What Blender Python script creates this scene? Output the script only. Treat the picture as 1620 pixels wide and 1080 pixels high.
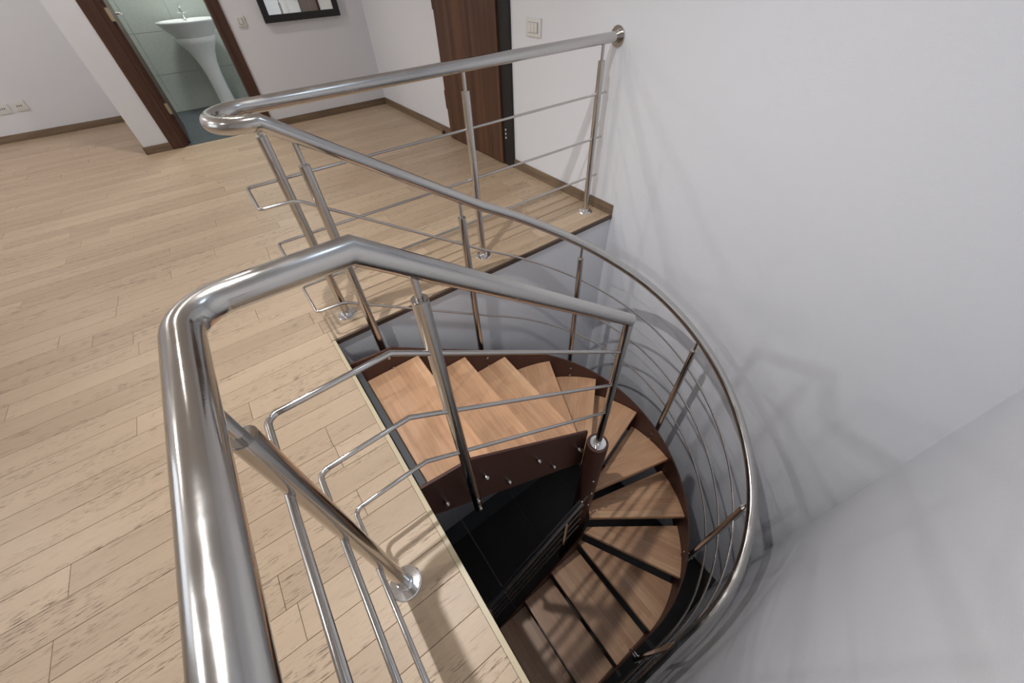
import bpy, bmesh, math, random
from mathutils import Vector, Matrix
random.seed(7)
D = bpy.data
C = bpy.context.scene.collection
S = bpy.context.scene
for o in list(D.objects):
    D.objects.remove(o)

# ------------------------------------------------------------ camera
cd = D.cameras.new('camera'); cam = D.objects.new('camera', cd); C.objects.link(cam)
cam.location = (-0.0098, -1.5551, 1.2712)
cam.rotation_euler = (0.7628, 0.0392, -0.6357)
cd.sensor_width = 36.0; cd.lens = 36.0 * 585.28 / 1620.0
cd.clip_start = 0.02; cd.clip_end = 60
S.camera = cam

# ------------------------------------------------------------ world, lights, exposure
W = D.worlds.new('world'); S.world = W; W.use_nodes = True
W.node_tree.nodes['Background'].inputs[0].default_value = (0.55, 0.62, 0.75, 1)
W.node_tree.nodes['Background'].inputs[1].default_value = 0.3
S.view_settings.view_transform = 'Standard'
S.view_settings.look = 'None'
S.view_settings.gamma = 1.0
S.view_settings.use_curve_mapping = False
S.view_settings.exposure = -0.17

WARM = (1.0, 0.86, 0.70)
COOL = (0.78, 0.88, 1.0)
def lamp_spot(name, loc, power, col, size=150, radius=0.035, blend=0.6, tilt=(0, 0, 0)):
    l = D.lights.new(name, 'SPOT'); l.energy = power; l.color = col
    l.spot_size = math.radians(size); l.spot_blend = blend; l.shadow_soft_size = radius
    o = D.objects.new(name, l); o.location = loc; o.rotation_euler = tilt; C.objects.link(o); return o
def lamp_area(name, loc, rot, size, power, col):
    l = D.lights.new(name, 'AREA'); l.shape = 'RECTANGLE'; l.size, l.size_y = size
    l.energy = power; l.color = col
    o = D.objects.new(name, l); o.location = loc; o.rotation_euler = rot; C.objects.link(o); return o
CZ = 2.9
YN_W = -1.96
def lamp_point(name, loc, power, col, radius):
    l = D.lights.new(name, 'POINT'); l.energy = power; l.color = col; l.shadow_soft_size = radius
    o = D.objects.new(name, l); o.location = loc; C.objects.link(o); return o
lamp_spot('downlight', (-0.21, -0.58, CZ - .04), 212, (1.0, .98, .965), size=104, blend=1.0, tilt=(math.radians(-7), math.radians(-15), 0), radius=.022)
lamp_spot('downlight', (-0.21, 1.31, CZ - .04), 70, (1.0, .95, .89), size=118, blend=1.0, tilt=(math.radians(-6), math.radians(-8), 0))
lamp_spot('downlight', (-0.21, 3.15, CZ - .04), 95, (1.0, .94, .90), size=140, blend=1.0)
lamp_point('room_or_fill_light', (-3.2, 2.06, CZ - .12), 58, (1.0, .95, .90), .045)
lamp_point('room_or_fill_light', (-2.3, 4.25, CZ - .12), 34, (1.0, .93, .87), .06)  # unseen fill light added to brighten the far wall and floor
lamp_spot('downlight', (-2.8, -0.10, CZ - .06), 92, (.98, .99, 1.0), size=88, blend=.9, tilt=(math.radians(-5), math.radians(-57), 0), radius=.045)
lamp_point('room_or_fill_light', (0.85, -1.25, CZ - .30), 6, (.62, .80, 1.0), .14)  # faint blue fill light added over the stairwell
lamp_area('cool_fill_area', (-4.4, 1.6, 1.6), (0, math.radians(-90), 0), (1.5, 2.2), 12, COOL)  # cool area light added for fill and rail highlights, no window behind it
lamp_area('ceiling_panel', (0.35, 4.85, CZ - .35), (0, 0, 0), (.35, .35), 30, (.97, 1.0, .97))

# ------------------------------------------------------------ materials
def newmat(name):
    m = D.materials.new(name); m.use_nodes = True
    nt = m.node_tree; b = nt.nodes['Principled BSDF']; return m, nt, b
def N(nt, t, **k):
    n = nt.nodes.new(t)
    for a, v in k.items():
        setattr(n, a, v)
    return n
def srgb(r, g, b):
    f = lambda c: (c / 255 / 12.92) if c / 255 <= .04045 else ((c / 255 + .055) / 1.055) ** 2.4
    return (f(r), f(g), f(b), 1)
def plain(name, col, rough=.5, metal=0, bump=0, bscale=200, var=0, vscale=4, spec=None):
    m, nt, b = newmat(name)
    b.inputs['Base Color'].default_value = col; b.inputs['Roughness'].default_value = rough
    b.inputs['Metallic'].default_value = metal
    if spec is not None: b.inputs['Specular IOR Level'].default_value = spec
    tc = N(nt, 'ShaderNodeTexCoord')
    if bump:
        n = N(nt, 'ShaderNodeTexNoise'); n.inputs['Scale'].default_value = bscale; n.inputs['Detail'].default_value = 4
        nt.links.new(tc.outputs['Object'], n.inputs['Vector'])
        bp = N(nt, 'ShaderNodeBump'); bp.inputs['Strength'].default_value = bump; bp.inputs['Distance'].default_value = .002
        nt.links.new(n.outputs['Fac'], bp.inputs['Height']); nt.links.new(bp.outputs[0], b.inputs['Normal'])
    if var:
        n = N(nt, 'ShaderNodeTexNoise'); n.inputs['Scale'].default_value = vscale; n.inputs['Detail'].default_value = 3
        nt.links.new(tc.outputs['Object'], n.inputs['Vector'])
        mx = N(nt, 'ShaderNodeMix', data_type='RGBA')
        mx.inputs[6].default_value = tuple(c * (1 - var) for c in col[:3]) + (1,)
        mx.inputs[7].default_value = tuple(min(1, c * (1 + var)) for c in col[:3]) + (1,)
        nt.links.new(n.outputs['Fac'], mx.inputs[0]); nt.links.new(mx.outputs[2], b.inputs['Base Color'])
    return m
def steel(name, col=(.62, .60, .585, 1), rough=.2, rvar=.12):
    m, nt, b = newmat(name)
    b.inputs['Metallic'].default_value = 1; b.inputs['Base Color'].default_value = col
    tc = N(nt, 'ShaderNodeTexCoord')
    n = N(nt, 'ShaderNodeTexNoise'); n.inputs['Scale'].default_value = 14; n.inputs['Detail'].default_value = 5
    nt.links.new(tc.outputs['Object'], n.inputs['Vector'])
    mr = N(nt, 'ShaderNodeMapRange'); mr.inputs[1].default_value = .35; mr.inputs[2].default_value = .7
    mr.inputs[3].default_value = rough - rvar / 2; mr.inputs[4].default_value = rough + rvar
    nt.links.new(n.outputs['Fac'], mr.inputs[0]); nt.links.new(mr.outputs[0], b.inputs['Roughness'])
    n2 = N(nt, 'ShaderNodeTexNoise'); n2.inputs['Scale'].default_value = 350; n2.inputs['Detail'].default_value = 2
    nt.links.new(tc.outputs['Object'], n2.inputs['Vector'])
    bp = N(nt, 'ShaderNodeBump'); bp.inputs['Strength'].default_value = .06; bp.inputs['Distance'].default_value = .0006
    nt.links.new(n2.outputs['Fac'], bp.inputs['Height']); nt.links.new(bp.outputs[0], b.inputs['Normal'])
    return m
def oak(name, lo, hi, grain, fleck=.5, rough=.42):
    """brushed plank: grain runs along local X, colour differs from plank to plank"""
    m, nt, b = newmat(name)
    tc = N(nt, 'ShaderNodeTexCoord'); oi = N(nt, 'ShaderNodeObjectInfo')
    add = N(nt, 'ShaderNodeVectorMath', operation='ADD')
    mul = N(nt, 'ShaderNodeMath', operation='MULTIPLY'); mul.inputs[1].default_value = 57.3
    nt.links.new(oi.outputs['Random'], mul.inputs[0])
    nt.links.new(tc.outputs['Object'], add.inputs[0]); nt.links.new(mul.outputs[0], add.inputs[1])
    def scaled(sx, sy, sz):
        v = N(nt, 'ShaderNodeVectorMath', operation='MULTIPLY'); v.inputs[1].default_value = (sx, sy, sz)
        nt.links.new(add.outputs[0], v.inputs[0]); return v
    base = N(nt, 'ShaderNodeMix', data_type='RGBA'); base.inputs[6].default_value = lo; base.inputs[7].default_value = hi
    n0 = N(nt, 'ShaderNodeTexNoise'); n0.inputs['Scale'].default_value = 1; n0.inputs['Detail'].default_value = 3
    nt.links.new(scaled(1.6, 14, 1).outputs[0], n0.inputs['Vector'])
    s = N(nt, 'ShaderNodeMath', operation='MULTIPLY_ADD'); s.inputs[1].default_value = .55
    nt.links.new(n0.outputs['Fac'], s.inputs[0])
    h = N(nt, 'ShaderNodeMath', operation='MULTIPLY'); h.inputs[1].default_value = .55
    nt.links.new(oi.outputs['Random'], h.inputs[0]); nt.links.new(h.outputs[0], s.inputs[2])
    nt.links.new(s.outputs[0], base.inputs[0])
    # fine streaks
    n1 = N(nt, 'ShaderNodeTexNoise'); n1.inputs['Scale'].default_value = 1; n1.inputs['Detail'].default_value = 6; n1.inputs['Roughness'].default_value = .62
    nt.links.new(scaled(24, 270, 1).outputs[0], n1.inputs['Vector'])
    mr = N(nt, 'ShaderNodeMapRange'); mr.inputs[1].default_value = .545; mr.inputs[2].default_value = .61
    nt.links.new(n1.outputs['Fac'], mr.inputs[0])
    # where the flecks gather
    n2 = N(nt, 'ShaderNodeTexNoise'); n2.inputs['Scale'].default_value = 1; n2.inputs['Detail'].default_value = 2
    nt.links.new(scaled(3, 22, 1).outputs[0], n2.inputs['Vector'])
    mr2 = N(nt, 'ShaderNodeMapRange'); mr2.inputs[1].default_value = .48; mr2.inputs[2].default_value = .62
    mr2.inputs[3].default_value = .12
    nt.links.new(n2.outputs['Fac'], mr2.inputs[0])
    mm = N(nt, 'ShaderNodeMath', operation='MULTIPLY'); nt.links.new(mr.outputs[0], mm.inputs[0]); nt.links.new(mr2.outputs[0], mm.inputs[1])
    m3 = N(nt, 'ShaderNodeMath', operation='MULTIPLY'); m3.inputs[1].default_value = fleck; nt.links.new(mm.outputs[0], m3.inputs[0])
    fin = N(nt, 'ShaderNodeMix', data_type='RGBA'); fin.inputs[7].default_value = grain
    nt.links.new(m3.outputs[0], fin.inputs[0]); nt.links.new(base.outputs[2], fin.inputs[6])
    nt.links.new(fin.outputs[2], b.inputs['Base Color'])
    b.inputs['Roughness'].default_value = rough
    bp = N(nt, 'ShaderNodeBump'); bp.inputs['Strength'].default_value = .25; bp.inputs['Distance'].default_value = .001; bp.invert = True
    nt.links.new(mm.outputs[0], bp.inputs['Height']); nt.links.new(bp.outputs[0], b.inputs['Normal'])
    return m
def stave_wood(name, cols, sw=.045, rough=.35):
    """glued staves running along local X"""
    m, nt, b = newmat(name)
    tc = N(nt, 'ShaderNodeTexCoord'); oi = N(nt, 'ShaderNodeObjectInfo')
    sep = N(nt, 'ShaderNodeSeparateXYZ'); nt.links.new(tc.outputs['Object'], sep.inputs[0])
    d = N(nt, 'ShaderNodeMath', operation='DIVIDE'); d.inputs[1].default_value = sw; nt.links.new(sep.outputs[1], d.inputs[0])
    fl = N(nt, 'ShaderNodeMath', operation='FLOOR'); nt.links.new(d.outputs[0], fl.inputs[0])
    # stave pieces along x, offset per row
    off = N(nt, 'ShaderNodeTexWhiteNoise', noise_dimensions='2D')
    cmb = N(nt, 'ShaderNodeCombineXYZ'); nt.links.new(fl.outputs[0], cmb.inputs[0]); nt.links.new(oi.outputs['Random'], cmb.inputs[1])
    nt.links.new(cmb.outputs[0], off.inputs['Vector'])
    ma = N(nt, 'ShaderNodeMath', operation='MULTIPLY_ADD'); ma.inputs[1].default_value = 2.2
    nt.links.new(sep.outputs[0], ma.inputs[0]); nt.links.new(off.outputs['Value'], ma.inputs[2])
    fx = N(nt, 'ShaderNodeMath', operation='FLOOR'); nt.links.new(ma.outputs[0], fx.inputs[0])
    wn = N(nt, 'ShaderNodeTexWhiteNoise', noise_dimensions='3D')
    c2 = N(nt, 'ShaderNodeCombineXYZ'); nt.links.new(fl.outputs[0], c2.inputs[0]); nt.links.new(fx.outputs[0], c2.inputs[1]); nt.links.new(oi.outputs['Random'], c2.inputs[2])
    nt.links.new(c2.outputs[0], wn.inputs['Vector'])
    cr = N(nt, 'ShaderNodeValToRGB'); e = cr.color_ramp.elements
    e[0].color = cols[0]; e[1].color = cols[-1]
    for i, c in enumerate(cols[1:-1]):
        x = e.new((i + 1) / (len(cols) - 1)); x.color = c
    nt.links.new(wn.outputs['Value'], cr.inputs[0])
    v = N(nt, 'ShaderNodeVectorMath', operation='MULTIPLY'); v.inputs[1].default_value = (4, 60, 4)
    nt.links.new(tc.outputs['Object'], v.inputs[0])
    n = N(nt, 'ShaderNodeTexNoise'); n.inputs['Scale'].default_value = 1; n.inputs['Detail'].default_value = 5
    nt.links.new(v.outputs[0], n.inputs['Vector'])
    mr = N(nt, 'ShaderNodeMapRange'); mr.inputs[3].default_value = .88; mr.inputs[4].default_value = 1.12; mr.inputs[1].default_value = .3; mr.inputs[2].default_value = .7
    nt.links.new(n.outputs['Fac'], mr.inputs[0])
    hs = N(nt, 'ShaderNodeHueSaturation'); nt.links.new(cr.outputs[0], hs.inputs['Color']); nt.links.new(mr.outputs[0], hs.inputs['Value'])
    nt.links.new(hs.outputs[0], b.inputs['Base Color']); b.inputs['Roughness'].default_value = rough
    return m
def streak_wood(name, lo, hi, sc, rough=.4):
    m, nt, b = newmat(name)
    tc = N(nt, 'ShaderNodeTexCoord'); v = N(nt, 'ShaderNodeVectorMath', operation='MULTIPLY'); v.inputs[1].default_value = sc
    nt.links.new(tc.outputs['Object'], v.inputs[0])
    n = N(nt, 'ShaderNodeTexNoise'); n.inputs['Scale'].default_value = 1; n.inputs['Detail'].default_value = 5
    nt.links.new(v.outputs[0], n.inputs['Vector'])
    mr = N(nt, 'ShaderNodeMapRange'); mr.inputs[1].default_value = .35; mr.inputs[2].default_value = .65
    nt.links.new(n.outputs['Fac'], mr.inputs[0])
    mx = N(nt, 'ShaderNodeMix', data_type='RGBA'); mx.inputs[6].default_value = lo; mx.inputs[7].default_value = hi
    nt.links.new(mr.outputs[0], mx.inputs[0]); nt.links.new(mx.outputs[2], b.inputs['Base Color'])
    b.inputs['Roughness'].default_value = rough
    return m
M = {}
M['wall'] = plain('white_plaster', (.755, .77, .81, 1), .75, bump=.35, bscale=260, spec=.25)
M['ceil'] = plain('ceiling_white', (.86, .86, .86, 1), .8)
M['steel'] = steel('polished_steel', (.56, .54, .52, 1), .15, .08)
M['steel_rail'] = steel('brushed_steel_rail', (.56, .55, .535, 1), .16, .12)
M['oak'] = oak('brushed_oak', srgb(161, 139, 115), srgb(192, 170, 144), srgb(90, 69, 51), .85)
M['skirt'] = streak_wood('oak_skirting', srgb(106, 89, 72), srgb(130, 110, 88), (3, 3, 40), .45)
M['tread'] = stave_wood('tread_staves', [srgb(192, 146, 112), srgb(208, 164, 128), srgb(200, 154, 118), srgb(218, 176, 138), srgb(196, 150, 116)])
M['stringer'] = plain('dark_brown_lacquered_steel', srgb(78, 48, 40), .42, bump=.5, bscale=500)
M['edge'] = plain('pale_edge_trim', srgb(186, 172, 142), .4)
M['darkedge'] = plain('dark_brown_edge', srgb(84, 68, 56), .5)
M['darkplate'] = plain('dark_grey_steel_plate', srgb(66, 70, 74), .5)
M['door'] = streak_wood('walnut_door_veneer', srgb(70, 46, 34), srgb(100, 66, 46), (3, 16, .7), .42)
M['casing'] = streak_wood('walnut_casing', srgb(62, 38, 26), srgb(82, 50, 34), (30, 8, 1.2), .4)
M['black'] = plain('black_paint', (.012, .011, .012, 1), .45)
M['white_plastic'] = plain('white_plastic', (.72, .72, .70, 1), .35)
M['porcelain'] = plain('white_porcelain', (.78, .80, .79, 1), .12)
M['walltile'] = plain('speckled_wall_tile', srgb(176, 182, 174), .25, var=.14, vscale=45)
M['slate'] = plain('slate_floor_tile', srgb(74, 82, 86), .35, var=.15, vscale=12)
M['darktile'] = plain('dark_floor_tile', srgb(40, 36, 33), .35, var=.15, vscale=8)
M['darktile_lit'] = plain('dark_floor_tile_lit', srgb(72, 76, 80), .4, var=.12, vscale=8)  # lighter blue-grey copy of the dark tile, light painted into its colour
M['grout'] = plain('grout', srgb(150, 146, 140), .8)
M['chrome'] = steel('chrome', (.8, .8, .8, 1), .08, .03)
M['subfloor'] = plain('dark_joint_base', srgb(96, 76, 58), .8)
M['slot'] = plain('black_slot', (.01, .01, .01, 1), .6)
mm, nt, b = newmat('mirror_glass'); b.inputs['Metallic'].default_value = 1; b.inputs['Roughness'].default_value = .01
b.inputs['Base Color'].default_value = (.86, .9, .88, 1); M['mirror'] = mm

# ------------------------------------------------------------ mesh helpers
def link(name, bm, mat, parent=None, smooth=False, **props):
    me = D.meshes.new(name); bmesh.ops.recalc_face_normals(bm, faces=bm.faces); bm.to_mesh(me); bm.free()
    if smooth:
        for p in me.polygons: p.use_smooth = True
        if smooth != 'all': me.set_sharp_from_angle(angle=math.radians(40))
    me.materials.append(M[mat])
    o = D.objects.new(name, me); C.objects.link(o)
    if parent: o.parent = parent
    for k, v in props.items(): o[k] = v
    return o
def tag(o, label, cat, group=None):
    o['label'] = label; o['category'] = cat
    if group: o['group'] = group
    return o
def struct(o):
    o['kind'] = 'structure'; return o
def thing(name, label, cat, loc=(0, 0, 0), group=None):
    o = D.objects.new(name, None); o.empty_display_size = .05; C.objects.link(o); o.location = loc
    return tag(o, label, cat, group)
def box(bm, x0, x1, y0, y1, z0, z1, ch=0):
    v = [bm.verts.new(p) for p in [(x0, y0, z0), (x1, y0, z0), (x1, y1, z0), (x0, y1, z0), (x0, y0, z1), (x1, y0, z1), (x1, y1, z1), (x0, y1, z1)]]
    fs = [(0, 3, 2, 1), (4, 5, 6, 7), (0, 1, 5, 4), (1, 2, 6, 5), (2, 3, 7, 6), (3, 0, 4, 7)]
    f = [bm.faces.new([v[i] for i in q]) for q in fs]
    if ch:
        es = set(e for a in f for e in a.edges)
        bmesh.ops.bevel(bm, geom=list(es), offset=ch, segments=2, affect='EDGES', profile=.7)
    return bm
def bx(*a, ch=0):
    bm = bmesh.new(); return box(bm, *a, ch=ch)
def clean(pts, eps=1e-5):
    out = [Vector(pts[0])]
    for p in pts[1:]:
        p = Vector(p)
        if (p - out[-1]).length > eps: out.append(p)
    return out
def tube(bm, pts, r, n=20, caps=True):
    pts = clean(pts); up = Vector((0, 0, 1)); rings = []
    T = []
    for i in range(len(pts)):
        a = (pts[i] - pts[i - 1]).normalized() if i else None
        b_ = (pts[i + 1] - pts[i]).normalized() if i < len(pts) - 1 else None
        t = (a + b_).normalized() if a and b_ else (a or b_)
        T.append((t, a, b_))
    u = None
    for i, p in enumerate(pts):
        t, a, b_ = T[i]
        if u is None:
            u = up.cross(t)
            if u.length < .05: u = Vector((1, 0, 0))
            u.normalize()
        u = (u - t * u.dot(t)).normalized(); w = t.cross(u)
        # widen a mitred ring so that the tube keeps its thickness
        k = 1.0; ax = None
        if a and b_:
            c = max(.5, math.sqrt(max(0, (1 + a.dot(b_)) / 2)))
            if c < .9999:
                k = 1 / c; ax = (b_ - a).normalized()
        ring = []
        for j in range(n):
            d = u * math.cos(2 * math.pi * j / n) + w * math.sin(2 * math.pi * j / n)
            d = d * r
            if ax is not None: d = d + ax * d.dot(ax) * (k - 1)
            ring.append(bm.verts.new(p + d))
        rings.append(ring)
    for i in range(len(rings) - 1):
        for j in range(n):
            bm.faces.new([rings[i][j], rings[i][(j + 1) % n], rings[i + 1][(j + 1) % n], rings[i + 1][j]])
    if caps:
        bm.faces.new(rings[0][::-1]); bm.faces.new(rings[-1])
    return bm
def lathe(bm, prof, c=(0, 0, 0), n=28, sx=1, sy=1):
    rings = []
    for (r, z) in prof:
        rings.append([bm.verts.new((c[0] + sx * r * math.cos(2 * math.pi * j / n), c[1] + sy * r * math.sin(2 * math.pi * j / n), c[2] + z)) for j in range(n)])
    for i in range(len(rings) - 1):
        for j in range(n):
            bm.faces.new([rings[i][j], rings[i][(j + 1) % n], rings[i + 1][(j + 1) % n], rings[i + 1][j]])
    bm.faces.new(rings[0][::-1]); bm.faces.new(rings[-1]); return bm
def fillet(pts, r, seg=8):
    """round the corners of a polyline"""
    P = [Vector(p) for p in pts]; R_ = r if isinstance(r, (list, tuple)) else [r] * len(P)
    out = [P[0]]
    for i in range(1, len(P) - 1):
        rr = R_[i]
        a = (P[i - 1] - P[i]); b_ = (P[i + 1] - P[i])
        if rr <= 0: out.append(P[i]); continue
        an = a.normalized(); bn = b_.normalized(); ang = an.angle(bn)
        d = min(rr / math.tan(ang / 2), a.length * .49, b_.length * .49); q = d * math.tan(ang / 2)
        s = P[i] + an * d; e = P[i] + bn * d
        cen = P[i] + (an + bn).normalized() * math.hypot(d, q)
        v0 = s - cen; v1 = e - cen; tot = v0.angle(v1); axis = v0.cross(v1).normalized()
        for k in range(seg + 1):
            out.append(cen + Matrix.Rotation(tot * k / seg, 3, axis) @ v0)
    out.append(P[-1]); return out
def headball(bm, p, d, r=.011, l=.012, n=12):
    """a bolt: short shank with a domed head, along d from p"""
    d = Vector(d).normalized(); p = Vector(p)
    q = d.to_track_quat('Z', 'Y').to_matrix()
    prof = [(r * .7, 0), (r * .7, l * .5), (r, l * .5), (r, l * .85), (r * .75, l * 1.15), (r * .3, l * 1.3)]
    rings = [[bm.verts.new(p + q @ Vector((a * math.cos(2 * math.pi * j / n), a * math.sin(2 * math.pi * j / n), z))) for j in range(n)] for a, z in prof]
    for i in range(len(rings) - 1):
        for j in range(n):
            bm.faces.new([rings[i][j], rings[i][(j + 1) % n], rings[i + 1][(j + 1) % n], rings[i + 1][j]])
    bm.faces.new(rings[0][::-1]); bm.faces.new(rings[-1])

# ------------------------------------------------------------ room shell
XR = 1.932          # right wall
YM = 3.907          # mirror wall
YF = 5.60           # far wall
YN = -1.985         # near wall
XW = -4.5           # left wall
ZL = -3.0           # lower floor
def wallbox(name, *a):
    return struct(link(name, bx(*a), 'wall'))
wallbox('wall_right', XR, XR + .2, YN - .2, YF + .2, ZL - .1, CZ)
wallbox('wall_near', XW, XR, YN - .2, YN, ZL - .1, CZ)
wallbox('wall_far', XW, XR, YF, YF + .2, 0 - .3, CZ)
wallbox('wall_left', XW - .2, XW, YN - .2, YF + .2, ZL - .1, CZ)
# the mirror wall with its opening for the bathroom door
bm = bmesh.new()
box(bm, -.672, -.40, YM, YM + .11, -.02, CZ)
box(bm, .50, XR, YM, YM + .11, -.02, CZ)
box(bm, -.40, .50, YM, YM + .11, 2.08, CZ)
struct(link('wall_back', bm, 'wall'))
wallbox('wall_bathroom', -.672, -.60, YM + .11, YF, -.02, CZ)
struct(link('ceiling', bx(XW, XR, YN, YF, CZ, CZ + .1), 'ceil'))
# lower storey: wall under the landing edge, and its far end
wallbox('wall_lower_back', 0.0, XR, 0.002, .11, ZL - .1, -.03)
wallbox('wall_lower_far', XW, 0, 2.4, 2.5, ZL - .1, -.3)
struct(link('ceiling_lower', bx(XW, -.002, YN, 2.4, -.32, -.30), 'ceil'))

# ------------------------------------------------------------ plank floor
bm = bmesh.new()
box(bm, XW, -.003, YN, YM + .02, -.30, -.0145)
box(bm, XW, -.672, YM + .02, YF, -.30, -.0145)
box(bm, -.003, XR, .11, YM + .02, -.30, -.0145)
box(bm, -.003, XR, .003, .11, -.03, -.0145)
floor = struct(link('floor', bm, 'subfloor'))
PW = .108; Y0 = -.028
cache = {}
def plank_mesh(L, w):
    key = (round(L, 3), round(w, 3))
    if key in cache: return cache[key]
    bm = bmesh.new(); g = .0005; c = .0009; t = .014
    x0, x1, y0, y1 = -L / 2 + g, L / 2 - g, -w / 2 + g, w / 2 - g
    lo = [bm.verts.new(p) for p in [(x0, y0, -t), (x1, y0, -t), (x1, y1, -t), (x0, y1, -t)]]
    mi = [bm.verts.new(p) for p in [(x0, y0, -c), (x1, y0, -c), (x1, y1, -c), (x0, y1, -c)]]
    hi = [bm.verts.new(p) for p in [(x0 + c, y0 + c, 0), (x1 - c, y0 + c, 0), (x1 - c, y1 - c, 0), (x0 + c, y1 - c, 0)]]
    for a, b_ in ((lo, mi), (mi, hi)):
        for i in range(4): bm.faces.new([a[i], a[(i + 1) % 4], b_[(i + 1) % 4], b_[i]])
    bm.faces.new(hi)
    me = D.meshes.new('plank'); bm.to_mesh(me); bm.free(); me.materials.append(M['oak']); cache[key] = me
    return me
rects = []
row = int(math.floor((YN - Y0) / PW))
y = Y0 + row * PW
LENS = [.8, 1.0, 1.2, 1.4, 1.7]
while y < YF:
    a = max(y, YN); b_ = min(y + PW, YF)
    spans = []
    segs = [(a, b_)]
    if a < 0 < b_: segs = [(a, b_)]
    if a < YM < b_: segs = [(a, YM), (YM, b_)]
    for (s0, s1) in segs:
        if s1 - s0 < .004: continue
        if s1 <= 0: xe = -.016
        elif s1 <= YM + .001: xe = XR
        else: xe = -.672
        s0_ = s0
        if s0 < 0 < s1:
            xe = -.016
            for q0, q1 in ((-.016, .62), (.62, 1.5), (1.5, XR)): rects.append((q0, q1, .006, s1))
        x = -4.5 - random.random() * .6
        while x < xe:
            L = random.choice(LENS); x1 = min(x + L, xe)
            if xe - x1 < .12: x1 = xe
            xs = max(x, -4.5)
            if x1 > -4.5 + .02: rects.append((xs, x1, s0_, s1))
            x = x1 if x1 == xe else x + L
    y += PW
from bpy_extras.object_utils import world_to_camera_view
bpy.context.view_layer.update()
f_px = 585.28; Rc = cam.rotation_euler.to_matrix().transposed()
def proj(p):
    q = Rc @ (Vector(p) - cam.location)
    if q.z > -.05: return None
    return (810 + f_px * q.x / -q.z, 540 - f_px * q.y / -q.z)
def inview(r):
    for i in range(9):
        for j in (0, 1):
            p = proj((r[0] + (r[1] - r[0]) * i / 8, r[2 + j], 0))
            if p and -10 < p[0] < 1630 and -10 < p[1] < 1090: return True
    return False
vis = [r for r in rects if inview(r)]
vis.sort(key=lambda r: (Vector(((r[0] + r[1]) / 2, (r[2] + r[3]) / 2, 0)) - cam.location).length)
single = vis[:298]; sset = set(single)
rest = [r for r in rects if r not in sset]
for r in single:
    me = plank_mesh(r[1] - r[0], r[3] - r[2])
    o = D.objects.new('plank', me); o.location = ((r[0] + r[1]) / 2, (r[2] + r[3]) / 2, 0); C.objects.link(o); o.parent = floor
bm = bmesh.new()
for r in rest:
    g = .001
    box(bm, r[0] + g, r[1] - g, r[2] + g, r[3] - g, -.014, 0)
o = link('planking', bm, 'oak', floor); o['kind'] = 'stuff'

# trims along the stair opening
tr = struct(link('trim_1', bx(-.016, 0.0, YN, 0, -.022, .0015, ch=.0008), 'edge'))
tr = struct(link('trim_2', bx(0.0, XR, -.007, .005, -.026, -.001, ch=.001), 'darkedge'))

# baseboards
def skirt(name, *a):
    return struct(link(name, bx(*a, ch=.002), 'skirt'))
skirt('baseboard_right', XR - .013, XR, -.005, 1.108, 0, .070)
skirt('baseboard_right', XR - .013, XR, 2.165, YM, 0, .070)
skirt('baseboard_back', .56, XR - .013, YM - .013, YM, 0, .070)
skirt('baseboard_back', -.680, -.45, YM - .013, YM, 0, .070)
skirt('baseboard_left', -.685, -.672, YM - .013, YF - .013, 0, .070)
skirt('baseboard_far', -4.4, -.685, YF - .013, YF, 0, .070)

# ------------------------------------------------------------ bathroom
bf = struct(link('floor_bathroom', bx(-.60, XR, YM + .02, YF, -.30, -.010), 'grout'))
tx = [-.60, -.44, -.14, .16, .46, .76]
ty = [YM + .02, 4.21, 4.61, 5.01, 5.41, YF]
for i in range(len(tx) - 1):
    for j in range(len(ty) - 1):
        link('tile', bx(tx[i] + .0015, tx[i + 1] - .0015, ty[j] + .0015, ty[j + 1] - .0015, -.0105, -.002), 'slate', bf)
bw = struct(link('wall_bathroom_back', bx(-.60, XR, YF - .012, YF - .004, 0, CZ), 'grout'))
for i in range(4):
    for k in range(5):
        x0 = -.60 + i * .45 - .12; z0 = .40 * k
        link('tile', bx(max(x0, -.598) + .0015, x0 + .4485, YF - .020, YF - .011, z0 + .0015, z0 + .3985), 'walltile', bw)
for (z0, z1) in ((0, CZ),):
    lw = struct(link('wall_bathroom_left', bx(-.60, -.592, YM + .11, YF - .02, 0, CZ), 'walltile'))
wallbox('wall_bathroom_right', 1.05, 1.12, YM + .11, YF, -.02, CZ)

# door opening of the bathroom: casing, jambs, leaf swung inward
d1 = struct(link('door_1', bx(-.318, -.283, YM + .105, YM + .865, .006, 2.04, ch=.002), 'casing'))
for z in (.28, 1.0, 1.8):
    link('hinge', bx(-.322, -.281, YM + .088, YM + .104, z, z + .09), 'edge', d1)
link('glass_pane', bx(-.3195, -.2815, YM + .22, YM + .75, 1.15, 1.9), 'walltile', d1)
bm = bmesh.new(); tube(bm, [(-.283, YM + .80, 1.02), (-.235, YM + .80, 1.02), (-.235, YM + .69, 1.02)], .009, 12)
link('door_handle', bm, 'chrome', d1, smooth=True)
bm = bmesh.new()
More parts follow.
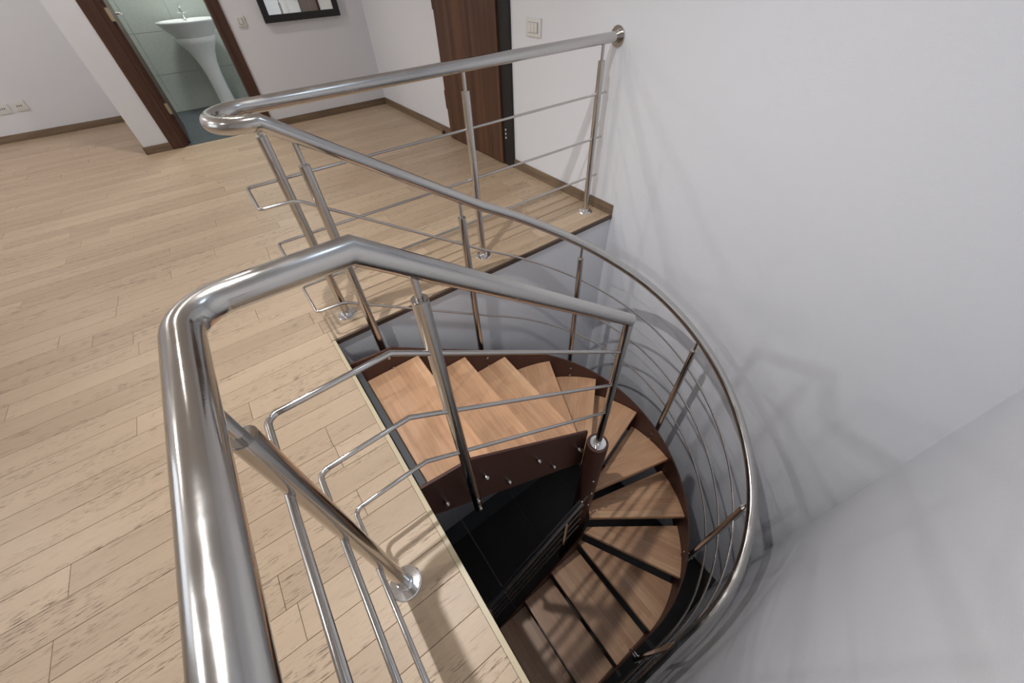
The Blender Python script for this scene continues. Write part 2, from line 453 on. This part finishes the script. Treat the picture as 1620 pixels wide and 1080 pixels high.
# a casing leg with stepped profile
def leg(x0, x1, inner):
    box(bm, x0, x1, YM - .014, YM + .001, 0, 2.16, ch=.002)
    w = .028
    if inner > 0: box(bm, x1 - w, x1, YM - .022, YM - .0135, 0, 2.16, ch=.002)
    else: box(bm, x0, x0 + w, YM - .022, YM - .0135, 0, 2.16, ch=.002)
leg(-.452, -.345, 1); leg(.452, .560, -1)
box(bm, -.452, .560, YM - .014, YM + .001, 2.06, 2.16, ch=.002)
box(bm, -.400, -.320, YM + .001, YM + .112, 0, 2.08)
box(bm, .452, .500, YM + .001, YM + .112, 0, 2.08)
box(bm, -.320, .452, YM + .001, YM + .112, 2.03, 2.08)
box(bm, -.322, -.308, YM + .03, YM + .085, 0, 2.05)
struct(link('trim_3', bm, 'casing'))
link('strike_strip', bx(-.3215, -.3195, YM + .088, YM + .100, 0.001, 2.03), 'chrome', D.objects['trim_3'])

# washbasin on its pedestal
bt = thing('washbasin', 'white porcelain pedestal washbasin seen through the bathroom doorway', 'washbasin', (.30, 5.30, 0))
def lp(prof, sy=.72, back=0):
    return prof
bm = bmesh.new()
lathe(bm, [(.055, .62), (.10, .66), (.17, .72), (.25, .80), (.295, .862), (.31, .872), (.315, .884), (.31, .894), (.285, .896), (.27, .885), (.22, .83), (.12, .79), (.03, .78)], n=40, sy=.78)
link('basin', bm, 'porcelain', bt, smooth='all')
bm = bmesh.new()
lathe(bm, [(.100, 0), (.100, .02), (.088, .06), (.082, .22), (.086, .38), (.105, .50), (.14, .60), (.19, .68), (.22, .74)], n=32, sy=.8)
link('pedestal', bm, 'porcelain', bt, smooth='all')
bm = bmesh.new()
tube(bm, fillet([(0, .20, .89), (0, .20, 1.03), (0, .07, 1.00)], .03), .011, 12)
for s in (-1, 1): tube(bm, [(0, .20, .94), (s * .045, .20, .955)], .007, 10)
link('tap', bm, 'chrome', bt, smooth=True)

# ------------------------------------------------------------ entry door
d2 = struct(link('door_2', bx(XR - .034, XR - .004, 1.242, 2.158, .004, 2.1, ch=.002), 'door'))
for z in (.26, .98, 1.75):
    link('hinge', bx(XR - .036, XR - .002, 2.1575, 2.170, z, z + .15, ch=.002), 'casing', d2)
bm = bmesh.new(); tube(bm, [(XR - .034, 1.32, 1.16), (XR - .085, 1.32, 1.16), (XR - .085, 1.44, 1.16)], .010, 12)
link('door_handle', bm, 'chrome', d2, smooth=True)
t4 = struct(link('trim_4', bx(XR - .020, XR + .001, 1.110, 1.240, .001, 2.16, ch=.001), 'black'))
for z in (.218, .248, .278):
    bm = bmesh.new(); headball(bm, (XR - .020, 1.200, z), (-1, 0, 0), .0085, .003)
    link('lock_stud', bm, 'white_plastic', t4)
ds = thing('door_stop', 'small brown knob door stop on the floor at the right skirting', 'door stop', (XR - .030, 2.33, 0))
bm = bmesh.new(); lathe(bm, [(.013, 0), (.016, .006), (.016, .022), (.010, .030)], n=16)
link('rubber_knob', bm, 'casing', ds, smooth=True)

# ------------------------------------------------------------ small wall fittings
def plate(name, label, loc, rotz, w, h, kind):
    t = thing(name, label, 'switch' if kind == 'switch' else 'socket', loc); t.rotation_euler = (0, 0, rotz)
    # local: plate in XZ plane, facing -Y
    link('plate', bx(-w / 2, w / 2, -.010, 0, -h / 2, h / 2, ch=.003), 'white_plastic', t, smooth=True)
    if kind == 'switch':
        n = 3 if w > .1 else 1
        iw = w * (.62 if n == 3 else .42)
        link('rocker_frame', bx(-iw / 2 - .004, iw / 2 + .004, -.0115, -.0095, -h * .29, h * .29), 'slot' if 0 else 'grey', t)
        for i in range(n):
            a = -iw / 2 + i * iw / n
            o = link('rocker', bx(a + .0015, a + iw / n - .0015, -.0165, -.011, -h * .26, h * .26, ch=.0015), 'white_plastic', t)
    else:
        link('socket_face', bx(-w * .32, w * .32, -.0125, -.0095, -h * .30, h * .30, ch=.001), 'white_plastic', t)
        for dx in (-.018, 0, .018):
            link('slot', bx(dx - .0035, dx + .0035, -.0135, -.0120, -.004, .013), 'slot', t)
    return t
M['grey'] = plain('grey_gap', (.32, .32, .31, 1), .5)
plate('light_switch', 'three-gang white light switch on the right wall beside the entry door', (XR, .858, .942), -math.pi / 2, .152, .094, 'switch')
plate('light_switch', 'single white light switch beside the bathroom doorway', (.675, YM, .920), 0, .078, .082, 'switch')
s1 = plate('power_socket', 'white power socket on the far left wall, the one cut by the picture edge', (-1.80, YF, .305), 0, .12, .085, 'socket')
s2 = plate('power_socket', 'white power socket on the far left wall, the one nearer the white pier', (-1.655, YF, .310), 0, .12, .085, 'socket')

mt = thing('wall_mirror', 'black-framed mirror hanging on the back wall beside the bathroom door', 'mirror', (1.271, YM, .885))
fw, dp = .058, .035
W2, HH = .384, .75
for nm, a in (('frame_rail', (-W2, W2, -dp, -.001, 0, fw)), ('frame_rail', (-W2, W2, -dp, -.001, HH - fw, HH)),
              ('frame_stile', (-W2, -W2 + fw, -dp, -.001, fw, HH - fw)), ('frame_stile', (W2 - fw, W2, -dp, -.001, fw, HH - fw))):
    link(nm, bx(*a, ch=.002), 'black', mt)
link('mirror_glass', bx(-W2 + fw - .004, W2 - fw + .004, -dp + .012, -.002, fw - .004, HH - fw + .004), 'mirror', mt)

# ------------------------------------------------------------ lower floor
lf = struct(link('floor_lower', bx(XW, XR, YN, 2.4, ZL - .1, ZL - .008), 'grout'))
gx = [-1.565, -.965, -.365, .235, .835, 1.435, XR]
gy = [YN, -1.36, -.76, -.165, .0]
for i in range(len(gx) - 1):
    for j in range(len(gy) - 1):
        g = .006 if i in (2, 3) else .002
        link('tile', bx(gx[i] + (g if i == 3 else .001), gx[i + 1] - (g if i == 2 else .001), gy[j] + .0004, gy[j + 1] - .0004, ZL - .009, ZL), 'darktile' if j < 3 else 'darktile_lit', lf)  # last row coloured as lit, its joint stands for a shadow edge

# ------------------------------------------------------------ staircase geometry
CX, CY = .85, -.965
def tab(T, a):
    """interpolate smoothly in a table [(angle, value), ...] of falling angles"""
    if a >= T[0][0]: return T[0][1]
    for (a0, v0), (a1, v1) in zip(T, T[1:]):
        if a >= a1:
            t = (a0 - a) / (a0 - a1); return v0 + (v1 - v0) * t
    return T[-1][1]
def smooth_tab(T):
    A = [90 - i for i in range(181)]; V = [tab(T, a) for a in A]
    for _ in range(3):
        V = [sum(V[max(0, min(180, i + k))] for k in range(-7, 8)) / 15 for i in range(181)]
    def f(a):
        i = max(0, min(179.999, 90 - a)); j = int(i); return V[j] + (V[j + 1] - V[j]) * (i - j)
    return f
RT = smooth_tab([(90, .815), (64, .803), (38, .797), (12, .788), (-14, .792), (-40, .806), (-65, .821), (-90, .826)])
RR = smooth_tab([(90, .878), (64, .880), (40, .873), (20, .862), (0, .844), (-17, .836), (-34, .839), (-48, .853), (-60, .868), (-75, .883), (-90, .887)])
def zr_curve(T):
    return smooth_tab(T)
ZRL = [(90, .445), (64, .212), (38, -.008), (12, -.215), (-14, -.415), (-40, -.615), (-65, -.81), (-90, -1.0)]
ZNO = [(90, -.587), (64, -.80), (38, -1.0), (12, -1.2), (-14, -1.4), (-40, -1.6), (-65, -1.8), (-90, -2.0)]
ZR = lambda a: tab(ZRL, a)
ZN = lambda a: tab(ZNO, a)
PITCH = .74
def outer_path(rad, x0, x1, step=.03, dth=3):
    """list of (x, y, kind, value): straight, half turn, straight"""
    out = []
    n = max(2, int((CX - x0) / step)); y = CY + rad(90)
    for i in range(n): out.append((x0 + (CX - x0) * i / n, y, 'a', x0 + (CX - x0) * i / n))
    a = 90
    while a >= -90:
        r = rad(a); out.append((CX + r * math.cos(math.radians(a)), CY + r * math.sin(math.radians(a)), 'c', a)); a -= dth
    n = max(2, int((CX - x1) / step)); y = CY - rad(-90)
    for i in range(1, n + 1): out.append((CX + (x1 - CX) * i / n, y, 'b', CX + (x1 - CX) * i / n))
    return out
def nose_z(k, v):
    if k == 'a': return -.2 - (v - .318) * .728
    if k == 'c': return ZN(v)
    return -2.0 - (CX - v) * PITCH
def rail_z(k, v):
    if k == 'a': return .95 if v < .11 else .95 - (v - .11) * (.505 / .74)
    if k == 'c': return ZR(v)
    return -1.0 - (CX - v) * PITCH
def plate_sweep(bm, path, thick, ztop, zbot):
    """vertical plate following path in plan; path points (x, y) on its inner face, thickened to the outside"""
    n = len(path); secs = []
    for i in range(n):
        p = Vector(path[i][:2]); a = Vector(path[max(0, i - 1)][:2]); b_ = Vector(path[min(n - 1, i + 1)][:2])
        t = (b_ - a).normalized(); nn = Vector((-t.y, t.x)) if thick > 0 else Vector((t.y, -t.x)); th = abs(thick)
        q = p + nn * th; zt, zb = ztop[i], zbot[i]
        secs.append([bm.verts.new(v) for v in ((p.x, p.y, zb), (p.x, p.y, zt), (q.x, q.y, zt), (q.x, q.y, zb))])
    for i in range(n - 1):
        for j in range(4):
            bm.faces.new([secs[i][j], secs[i][(j + 1) % 4], secs[i + 1][(j + 1) % 4], secs[i + 1][j]])
    bm.faces.new(secs[0][::-1]); bm.faces.new(secs[-1])

stair = thing('spiral_staircase', 'brown winding staircase with wooden treads descending through the floor opening', 'staircase', (CX, CY, ZL))
stair.location = (0, 0, 0)
X_END = -.62
# outer stringer
P = outer_path(RT, .002, X_END, .03)
P.insert(next(i for i, p in enumerate(P) if p[3] > .214), (.214, P[0][1], 'a', .214))
zt = []; zb = []
for (x, y, k, v) in P:
    n_ = nose_z(k, v)
    off = .05
    if k == 'a' and v <= .2145: t_ = -.050 - .02 * v / .214
    else: t_ = n_ + off
    zt.append(t_); zb.append(max(n_ - .30, ZL) if not (k == 'a' and v < .03) else -.33)
bm = bmesh.new(); plate_sweep(bm, P, .012, zt, zb)
link('outer_stringer', bm, 'stringer', stair, smooth=True)
# inner stringer, upper flight
YI1, YI2 = -.884, -1.084
COL = (.937, -.965)
xs = [.002, .214] + [.25 + .056 * i for i in range(13)]
P1 = [(x, YI1) for x in xs]
t1 = [(-.05 if x < .1 else -.083) if x <= .214 else -.083 - (x - .214) * .755 for x in xs]
b1 = [-.31 - x * .755 for x in xs]
bm = bmesh.new(); plate_sweep(bm, P1, -.012, t1, b1)
link('inner_stringer', bm, 'stringer', stair)
# inner stringer, lower flight
xs = [.92 - .06 * i for i in range(26)]
P2 = [(x, YI2) for x in xs]
t2 = [-2.0 - (.84 - x) * PITCH + .06 for x in xs]; b2 = [max(ZL, a - .34) for a in t2]
bm = bmesh.new(); plate_sweep(bm, P2, -.012, t2, b2)
link('inner_stringer', bm, 'stringer', stair)
# column
bm = bmesh.new()
lathe(bm, [(.0625, ZL), (.0625, -.672), (.060, -.665)], c=(COL[0], COL[1], 0), n=40)
link('column', bm, 'stringer', stair, smooth=True)
bm = bmesh.new(); box(bm, .004, .030, -.872, -.155, -.30, -.075)
link('head_plate', bm, 'darkplate', stair)

# treads: front edges (inner point, outer point)
def straight_out(y90): return y90
yo_a = CY + RT(90) - .001; yo_b = CY - RT(-90) + .001
ang = {4: 64.2, 5: 38, 6: 12, 7: -13.9, 8: -39.7, 9: -64.7}
def op(a):
    r = RT(a) - .001; return (CX + r * math.cos(math.radians(a)), CY + r * math.sin(math.radians(a)))
FR = {0: ((.034, YI1 - .0), (.034, yo_a)), 1: ((.312, YI1), (.322, yo_a)), 2: ((.579, YI1), (.587, yo_a)), 3: ((.862, YI1), (.872, yo_a)),
      4: ((.905, -.905), op(64.2)), 5: ((.972, -.915), op(38)), 6: ((.992, -.963), op(12)), 7: ((.985, -.985), op(-13.9)),
      8: ((.915, -1.070), op(-39.7)), 9: ((.872, YI2), op(-64.7)), 10: ((.843, YI2), (.850, yo_b)), 11: ((.564, YI2), (.566, yo_b)),
      12: ((.290, YI2), (.292, yo_b)), 13: ((.026, YI2), (.026, yo_b)), 14: ((-.24, YI2), (-.24, yo_b))}
ANG = {3: 88.5, 10: -90}; ANG.update(ang)
def tread(k):
    i0, o0 = FR[k - 1]; i1, o1 = FR[k]
    poly = [Vector(i1), Vector(o1)]
    if k in (4, 5, 6, 7, 8, 9, 10):
        a1, a0 = ANG[k], ANG[k - 1]
        m_ = 8
        for s in range(1, m_): poly.append(Vector(op(a1 + (a0 - a1) * s / m_)))
    poly.append(Vector(o0)); poly.append(Vector(i0))
    if k == 4: poly.append(Vector((.875, YI1)))
    # small overlap under the tread above
    mid = (Vector(i1) + Vector(o1)) / 2; dx = (Vector(o1) - Vector(i1)).normalized(); dy = Vector((-dx.y, dx.x))
    th = .040
    bm = bmesh.new(); pts = []
    for p in poly:
        d = p - mid; q = (d.dot(dx), d.dot(dy))
        if not pts or (abs(pts[-1][0] - q[0]) + abs(pts[-1][1] - q[1])) > .002: pts.append(q)
    top = [bm.verts.new((a, b_, 0)) for a, b_ in pts]; bot = [bm.verts.new((a, b_, -th)) for a, b_ in pts]
    bm.faces.new(top); bm.faces.new(bot[::-1])
    for i in range(len(pts)): bm.faces.new([top[i], top[(i + 1) % len(pts)], bot[(i + 1) % len(pts)], bot[i]])
    bmesh.ops.recalc_face_normals(bm, faces=bm.faces)
    te = [e for e in bm.edges if e.verts[0].co.z > -.001 and e.verts[1].co.z > -.001 and e.is_boundary is False and abs(e.verts[0].co.z - e.verts[1].co.z) < 1e-6]
    bmesh.ops.bevel(bm, geom=te, offset=.003, segments=2, affect='EDGES')
    o = link('tread', bm, 'tread', stair, smooth=True)
    o.location = (mid.x, mid.y, -.2 * k); o.rotation_euler = (0, 0, math.atan2(dx.y, dx.x))
    # steel carrier strip below the rear edge
    return o
for k in range(1, 15): tread(k)
# bolt heads on the upper inner stringer and on the column
BP = [(.063, -.25), (.253, -.268), (.362, -.47), (.546, -.485), (.655, -.69), (.847, -.716)]
for x, z in BP:
    bm = bmesh.new(); headball(bm, (x, YI1 - .012, z), (0, -1, 0), .012, .024)
    link('bolt', bm, 'steel', stair, smooth=True)
for z in (-1.04, -1.235, -1.44):
    a = math.radians(-118 if z > -1.1 else -108)
    d = Vector((math.cos(a), math.sin(a), 0))
    bm = bmesh.new(); headball(bm, Vector((COL[0], COL[1], z)) + d * .061, d, .009, .010)
    link('bolt', bm, 'steel', stair, smooth=True)
for x, y, z, d in [(.565, YI2, -2.33, 1), (.29, YI2, -2.53, 1)]:
    bm = bmesh.new(); headball(bm, (x, y + .012, z), (0, 1, 0), .009, .01)
    link('bolt', bm, 'steel', stair, smooth=True)

# heads of the railing bolts on the inner side of the outer stringer
for k, v in (('a', .178), ('a', .738), ('c', 52.5), ('c', 0), ('c', -54), ('b', .70), ('b', .10)):
    if k == 'c': c_, s_ = math.cos(math.radians(v)), math.sin(math.radians(v)); q = Vector((CX + (RT(v) - .0) * c_, CY + (RT(v) - .0) * s_, 0)); dd = Vector((-c_, -s_, 0))
    elif k == 'a': q = Vector((v, CY + RT(90), 0)); dd = Vector((0, -1, 0))
    else: q = Vector((v, CY - RT(-90), 0)); dd = Vector((0, 1, 0))
    st = nose_z(k, v) + .05 if not (k == 'a' and v < .2) else -.06
    for z in (st - .06, st - .14):
        bm = bmesh.new(); headball(bm, (q.x, q.y, z), dd, .009, .008)
        link('bolt', bm, 'steel', stair, smooth=True)

# ------------------------------------------------------------ railings
RAIL_R, POST_R, BAR_R, PIN_R = .024, .0185, .006, .0082
def post(parent, p, zb, zj, zr, flange=None, bolts=None):
    bm = bmesh.new()
    tube(bm, [(p[0], p[1], zb), (p[0], p[1], zj)], POST_R, 24)
    be = [e for e in bm.edges if abs(e.verts[0].co.z - zj) < 1e-5 and abs(e.verts[1].co.z - zj) < 1e-5]
    bmesh.ops.bevel(bm, geom=be, offset=.002, segments=2, affect='EDGES')
    po = link('post', bm, 'steel', parent, smooth=True)
    if zr - zj > .03:
        bm = bmesh.new(); tube(bm, [(p[0], p[1], zj - .002), (p[0], p[1], zr - RAIL_R * .75)], PIN_R, 14)
        link('pin', bm, 'steel', po, smooth=True)
    if flange is not None:
        bm = bmesh.new()
        lathe(bm, [(.047, flange), (.047, flange + .004), (.044, flange + .007), (.024, flange + .008), (.0235, flange + .020), (.0195, flange + .022)], c=(p[0], p[1], 0), n=36)
        link('base_flange', bm, 'chrome', po, smooth=True)
    if bolts:
        d, zs, l = bolts; d = Vector(d).normalized()
        for z in zs:
            bm = bmesh.new()
            a = Vector((p[0], p[1], z)); tube(bm, [a, a + d * l], .006, 10)
            link('bolt', bm, 'chrome', po, smooth=True)
            bm = bmesh.new(); headball(bm, a - d * (POST_R - .001), -d, .0085, .008)
            link('cap_nut', bm, 'chrome', po, smooth=True)
    return po

YR = .150        # level rail behind the landing edge
YS = CY + RR(90) # rail above the outer stringer
outer = thing('outer_railing', 'long steel railing along the landing edge that turns and follows the outside of the stairs', 'railing', (0, 0, 0))
# handrail: wall -> U-turn -> down along the turn
pts = [Vector((XR - .004, YR, .95)), Vector((1.2, YR, .95)), Vector((.6, YR, .95))]
uc = Vector((.105, (YR + YS) / 2, .95)); ur = (YR - YS) / 2
for i in range(0, 25):
    a = math.radians(90 + 180 * i / 24)
    # flattened turn: a tight round on each side
    pts.append(uc + Vector((math.cos(a) * ur, math.sin(a) * ur, 0)))
P = outer_path(RR, .11, -.75, .05)
for (x, y, k, v) in P:
    pts.append(Vector((x, y, rail_z(k, v))))
bm = bmesh.new(); tube(bm, pts, RAIL_R, 28)
link('handrail', bm, 'steel_rail', outer, smooth=True)
bm = bmesh.new()
for (r, x0, x1) in ((.046, XR - .007, XR - .0005), (.031, XR - .022, XR - .006)):
    q = [bm.verts.new((x, YR + r * math.cos(2 * math.pi * j / 32), .95 + r * math.sin(2 * math.pi * j / 32))) for x in (x0, x1) for j in range(32)]
    for j in range(32): bm.faces.new([q[j], q[(j + 1) % 32], q[32 + (j + 1) % 32], q[32 + j]])
    bm.faces.new(q[:32][::-1]); bm.faces.new(q[32:])
link('wall_flange', bm, 'steel', outer, smooth=True)
for x in (1.828, .968, .112):
    post(outer, (x, YR, 0), .004, .86, .95, flange=0)
# level bars, hoops and the bars that run down along the stairs
for dz in (.705, .47, .24):
    drop = .95 - dz
    q = fillet([(1.893, YR, dz), (-.012, YR, dz), (-.012, YS + .012, dz), (.095, YS + .004, dz)], [0, .018, .018, 0], 6)
    for (x, y, k, v) in outer_path(RR, .12, -.75, .05):
        q.append(Vector((x, y, rail_z(k, v) - drop)))
    bm = bmesh.new(); tube(bm, q, BAR_R, 12)
    link('bar', bm, 'steel', outer, smooth=True)
def outp(k, v):
    if k == 'c': r = RR(v); return (CX + r * math.cos(math.radians(v)), CY + r * math.sin(math.radians(v)))
    return (v, YS) if k == 'a' else (v, CY - RR(-90))
for k, v in (('a', .178), ('a', .738), ('c', 52.5), ('c', 0), ('c', -54), ('b', .70), ('b', .10), ('b', -.5)):
    x, y = outp(k, v); z = rail_z(k, v); nz = nose_z(k, v)
    if k == 'c': dr = (CX - x, CY - y, 0)
    else: dr = (0, -1, 0) if k == 'a' else (0, 1, 0)
    st = nz + .05 if not (k == 'a' and v < .2) else -.06
    ga = Vector((x, y, 0)) - Vector((CX, CY, 0))
    gap = (RR(v) - RT(v)) if k == 'c' else ((RR(90) - RT(90)) if k == 'a' else RR(-90) - RT(-90))
    post(outer, (x, y, 0), max(st - .20, ZL + .01), z - .095, z, bolts=(dr, (st - .06, st - .14), gap - .0125))

# inner railing: level beside the camera, round the corner, down to the column
inner = thing('inner_railing', 'near steel railing bending from the floor edge down onto the brown column', 'railing', (0, 0, 0))
XI, YI = -.162, -.972
q = fillet([(XI, YN + .005, .95), (XI, YI, .95), (.079, YI, .95)], .062, 14)
q += [Vector((.928, YI, .300))]
bm = bmesh.new(); tube(bm, q, RAIL_R, 32)
link('handrail', bm, 'steel_rail', inner, smooth=True)
bm = bmesh.new()
for (r, y0, y1) in ((.046, YN + .0005, YN + .007), (.031, YN + .006, YN + .02)):
    v_ = [bm.verts.new((XI + r * math.cos(2 * math.pi * j / 32), yy, .95 + r * math.sin(2 * math.pi * j / 32))) for yy in (y0, y1) for j in range(32)]
    for j in range(32): bm.faces.new([v_[j], v_[(j + 1) % 32], v_[32 + (j + 1) % 32], v_[32 + j]])
    bm.faces.new(v_[:32][::-1]); bm.faces.new(v_[32:])
link('wall_flange', bm, 'steel', inner, smooth=True)
post(inner, (-.160, -1.146, 0), .004, .857, .95, flange=0)
post(inner, (.168, YI + .004, 0), -.345, .80, .88, bolts=((0, 1, 0), (-.235, -.315), .0715))
# newel post on the column
bm = bmesh.new(); tube(bm, [(COL[0] - .002, -.968, -.658), (COL[0] - .008, -.970, .300)], POST_R, 24)
po = link('post', bm, 'steel', inner, smooth=True)
bm = bmesh.new()
lathe(bm, [(.047, -.664), (.047, -.660), (.044, -.657), (.026, -.656), (.025, -.640), (.0195, -.638)], c=(COL[0], -.966, 0), n=36)
link('base_flange', bm, 'chrome', po, smooth=True)
for z, xb, z1 in ((.705, .074, .128), (.473, .057, -.098), (.238, .051, -.325)):
    q = fillet([(-.176, YN + .004, z), (-.172, YI - .010, z), (xb, YI - .002, z)], .022, 8)
    q += [Vector((.915, YI, z1))]
    bm = bmesh.new(); tube(bm, q, BAR_R + .0008, 14)
    link('bar', bm, 'steel', inner, smooth=True)

# lower inner railing
low = thing('lower_railing', 'dark steel railing in the shade beside the lower flight, starting at the column', 'railing', (0, 0, 0))
yl = -1.022
a = Vector((.845, yl, -1.275)); b_ = Vector((-.62, yl, -1.275 - 1.465 * PITCH))
bm = bmesh.new(); tube(bm, [a, b_], .021, 20); link('handrail', bm, 'steel_rail', low, smooth=True)
bm = bmesh.new(); tube(bm, [(.888, yl, -1.243), a], .007, 12); link('pin', bm, 'steel', low, smooth=True)
for d in (.235, .40, .565):
    bm = bmesh.new(); tube(bm, [a + Vector((.03, 0, -d + .03)), b_ + Vector((0, 0, -d))], BAR_R, 12); link('bar', bm, 'steel', low, smooth=True)
for x in (.72, .02):
    zr_ = -1.275 - (.845 - x) * PITCH
    post(low, (x, yl, 0), zr_ - .95, zr_ - .09, zr_)
